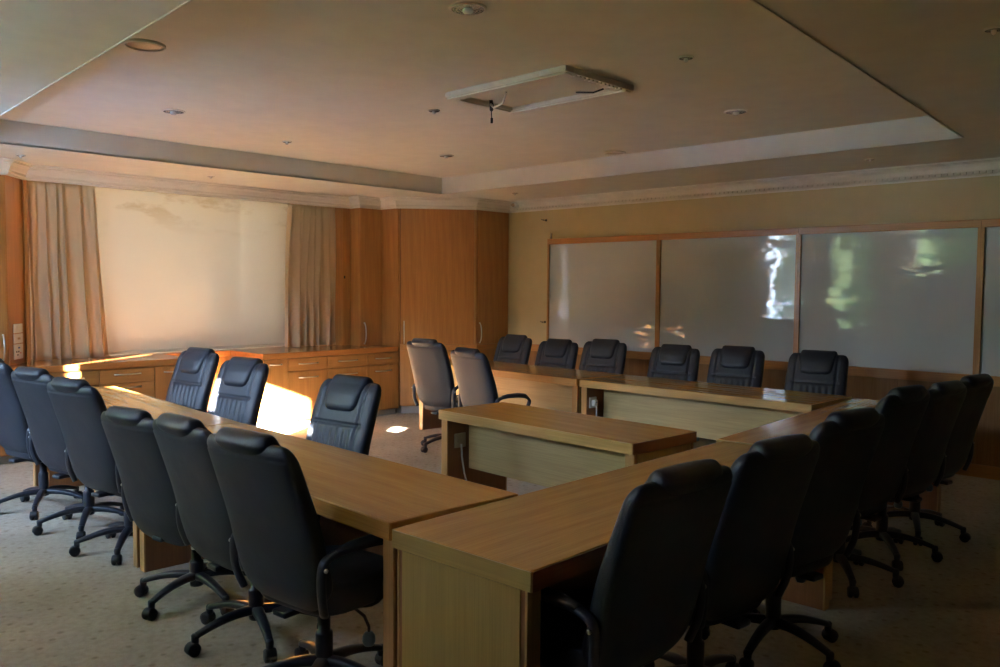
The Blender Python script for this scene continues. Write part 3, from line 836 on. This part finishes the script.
MB().tube([(-3.870, 4.055, zt - .02), (-3.950, 4.105, zt - .07), (-4.060, 4.135, zt - .08), (-4.120, 4.165, zt - .045)], .008, 8).build('wire', 'white_pl', t, smooth=True)
MB().tube([(-4.130, 4.175, zt - .01), (-4.140, 4.195, zt - .05), (-4.135, 4.185, zt - .08)], [.012, .016, .012], 8).tube([(-4.135, 4.185, zt - .08), (-4.140, 4.195, zt - .16)], .004, 6).tube([(-4.140, 4.195, zt - .13), (-4.140, 4.195, zt - .165)], .009, 8).build('hanging_plug', 'black', t, smooth=True)
MB().tube([(-3.540, 4.375, zt - .016), (-3.420, 4.405, zt - .03), (-3.340, 4.405, zt - .02)], .006, 6).build('wire', 'black', t, smooth=True)

# ------------------------------------------------------------------ outside the windows
MB().box(-40, -60, -.45, 30, YN - WT - .01, -.35).build('ground_outside', 'paving', kind='structure')
def leaf_quads(b, n, rnd, pos, a=.05, c=.10):
    for k_ in range(n):
        p = Vector(pos()); q = Matrix.Rotation(rnd.uniform(0, 6.3), 3, 'Z') @ Matrix.Rotation(rnd.uniform(0, 3), 3, 'X'); s_ = rnd.uniform(a, c)
        b.add([p + q @ Vector(c_) * s_ for c_ in ((-1, 0, 0), (0, -.6, .1), (1, 0, 0), (0, .6, .1))], [(0, 1, 2, 3)])
def fin(x, d, g, label, low=0, seed=1):  # unseen leafy screens, added outside to shape the sun reaching the windows
    y1 = YN - WT - g; y0 = YN - WT - .02 - d
    b = MB().box(x - .07, y0, -.35, x + .07, y1, 3.6)
    if low: b.box(x - .07, y1, -.35, x + .07, YN - WT - .03, low)
    rnd = random.Random(seed)
    leaf_quads(b, 2600, rnd, lambda: (x + rnd.choice((-.07, .07)) + rnd.uniform(-.015, .015), rnd.uniform(y0, y1), rnd.uniform(-.3, 3.6)), .03, .06)
    b.build('leafy_screen', 'leaf', cat='hedge', kind='stuff', label=label)
fin(-5.59, 1.75, .80, 'tall leafy screen added outside between the windows to hold back sun', 2.1, 1)
fin(-7.28, 1.5, .005, 'tall leafy screen added outside left of the middle window to hold back sun', 0, 2)
fin(-8.9, .8, .005, 'tall leafy screen added outside the window farthest from the camera', 0, 3)
MB().box(-9.8, YN - WT - 1.0, 3.1, XR + .3, YF + .4, 3.25).build('roof', 'ceil_w', kind='structure')
def tree(x, y, h, r, seed, label, n=4200):
    rnd = random.Random(seed)
    t = thing('garden_tree', label, 'tree', (x, y, -.35), 0, 'garden trees outside the windows')
    MB().tube([(0, 0, 0), (.05, .03, h * .3), (-.04, .02, h * .6)], [.14, .11, .07], 10).build('trunk', 'bark', t, smooth=True)
    b = MB()
    for k in range(n):
        while True:
            p = Vector((rnd.uniform(-1, 1), rnd.uniform(-1, 1), rnd.uniform(-1, 1)))
            if .2 < p.length < 1: break
        p = Vector((p.x * r, p.y * r, h * .58 + p.z * h * .45))
        q = Matrix.Rotation(rnd.uniform(0, 6.3), 3, 'Z') @ Matrix.Rotation(rnd.uniform(0, 3), 3, 'X')
        s_ = rnd.uniform(.07, .14)
        b.add([p + q @ Vector(c_) * s_ for c_ in ((-1, 0, 0), (0, -.5, .1), (1, 0, 0), (0, .5, .1))], [(0, 1, 2, 3)])
    b.build('foliage', 'leaf', t)
tree(-5.2, -7.2, 4.0, 1.1, 1, 'bushy garden tree outside the window wall, reflected in the boards')
tree(-9.6, -6.4, 4.0, 1.2, 2, 'broad garden tree outside the far end of the window wall')
tree(-2.4, -7.4, 4.2, 1.2, 3, 'garden tree outside beyond the left windows')

# unseen leafy mass added beyond the garden to block the bright horizon
rnd = random.Random(5); hb = MB(); hb.box(-11.2, -10.6, -.35, 3, -9.9, 3.6)
for k_ in range(16000):
    p = Vector((rnd.uniform(-11.2, 3), -9.9 + rnd.uniform(-.1, .25), rnd.uniform(-.3, 3.6))) if rnd.random() < .8 else Vector((rnd.uniform(-11.2, 3), rnd.uniform(-10.6, -9.8), 3.6 + rnd.uniform(-.05, .5)))
    q = Matrix.Rotation(rnd.uniform(0, 6.3), 3, 'Z') @ Matrix.Rotation(rnd.uniform(0, 3), 3, 'X'); s_ = rnd.uniform(.08, .2)
    hb.add([p + q @ Vector(c_) * s_ for c_ in ((-1, 0, 0), (0, -.6, .1), (1, 0, 0), (0, .6, .1))], [(0, 1, 2, 3)])
hb.build('horizon_screen', 'leaf', cat='hedge', kind='stuff', label='leafy hedge added beyond the windows to block the horizon, only seen as green reflections')
# ------------------------------------------------------------------ light
k = .67; sl = .40
sd = Vector((-k, 1, -sl)).normalized()
sun = bpy.data.lights.new('sun', 'SUN'); sun.energy = 165; sun.angle = .009; sun.color = (1, .93, .82)
so = bpy.data.objects.new('sun', sun); COL.objects.link(so); so.rotation_euler = sd.to_track_quat('-Z', 'Y').to_euler()
W = bpy.data.worlds.new('sky'); sc.world = W; W.use_nodes = True; nt = W.node_tree
bg = nt.nodes['Background']; bg.inputs['Strength'].default_value = 19
tc = nt.nodes.new('ShaderNodeTexCoord'); sp_ = nt.nodes.new('ShaderNodeSeparateXYZ'); nt.links.new(tc.outputs['Generated'], sp_.inputs[0])
nt.links.new(ramp(nt, sp_.outputs['Z'], [(.0, (.68, .83, 1.0)), (.6, (.36, .58, 1.0))]), bg.inputs['Color'])
for i, (x0, x1, z0, z1) in enumerate(OPEN):
    L = bpy.data.lights.new('window_portal', 'AREA'); L.shape = 'RECTANGLE'; L.size = x1 - x0; L.size_y = z1 - z0; L.cycles.is_portal = True
    o = bpy.data.objects.new('window_portal', L); COL.objects.link(o); o.location = ((x0 + x1) / 2, YN - WT - .01, (z0 + z1) / 2)
    o.rotation_euler = (PI / 2, 0, 0)

# ------------------------------------------------------------------ camera
cam = bpy.data.cameras.new('camera'); co = bpy.data.objects.new('camera', cam); COL.objects.link(co); sc.camera = co
F, PITCH, ROLL, YAW = 840.0, 3.12, .434, 43.954
cam.sensor_width = 36; cam.lens = F / 1000 * 36; cam.clip_start = .02; cam.clip_end = 200
p_, r_, y_ = D2(PITCH), D2(ROLL), D2(YAW)
fw = Vector((-math.sin(y_) * math.cos(p_), math.cos(y_) * math.cos(p_), -math.sin(p_)))
rt = Vector((math.cos(y_), math.sin(y_), 0)); upv = rt.cross(fw)
r2 = rt * math.cos(r_) + upv * math.sin(r_); u2 = upv * math.cos(r_) - rt * math.sin(r_)
mw = Matrix(((r2.x, u2.x, -fw.x, 0), (r2.y, u2.y, -fw.y, 0), (r2.z, u2.z, -fw.z, 1.6), (0, 0, 0, 1)))
co.matrix_world = mw

sc.view_settings.view_transform = 'Standard'; sc.view_settings.look = 'None'
sc.view_settings.exposure = 1.58; sc.view_settings.gamma = 1.0; sc.view_settings.use_curve_mapping = False
cy_ = sc.cycles
cy_.use_denoising = True; cy_.max_bounces = 12; cy_.diffuse_bounces = 8; cy_.glossy_bounces = 5
cy_.sample_clamp_indirect = 6; cy_.caustics_reflective = True; cy_.caustics_refractive = False
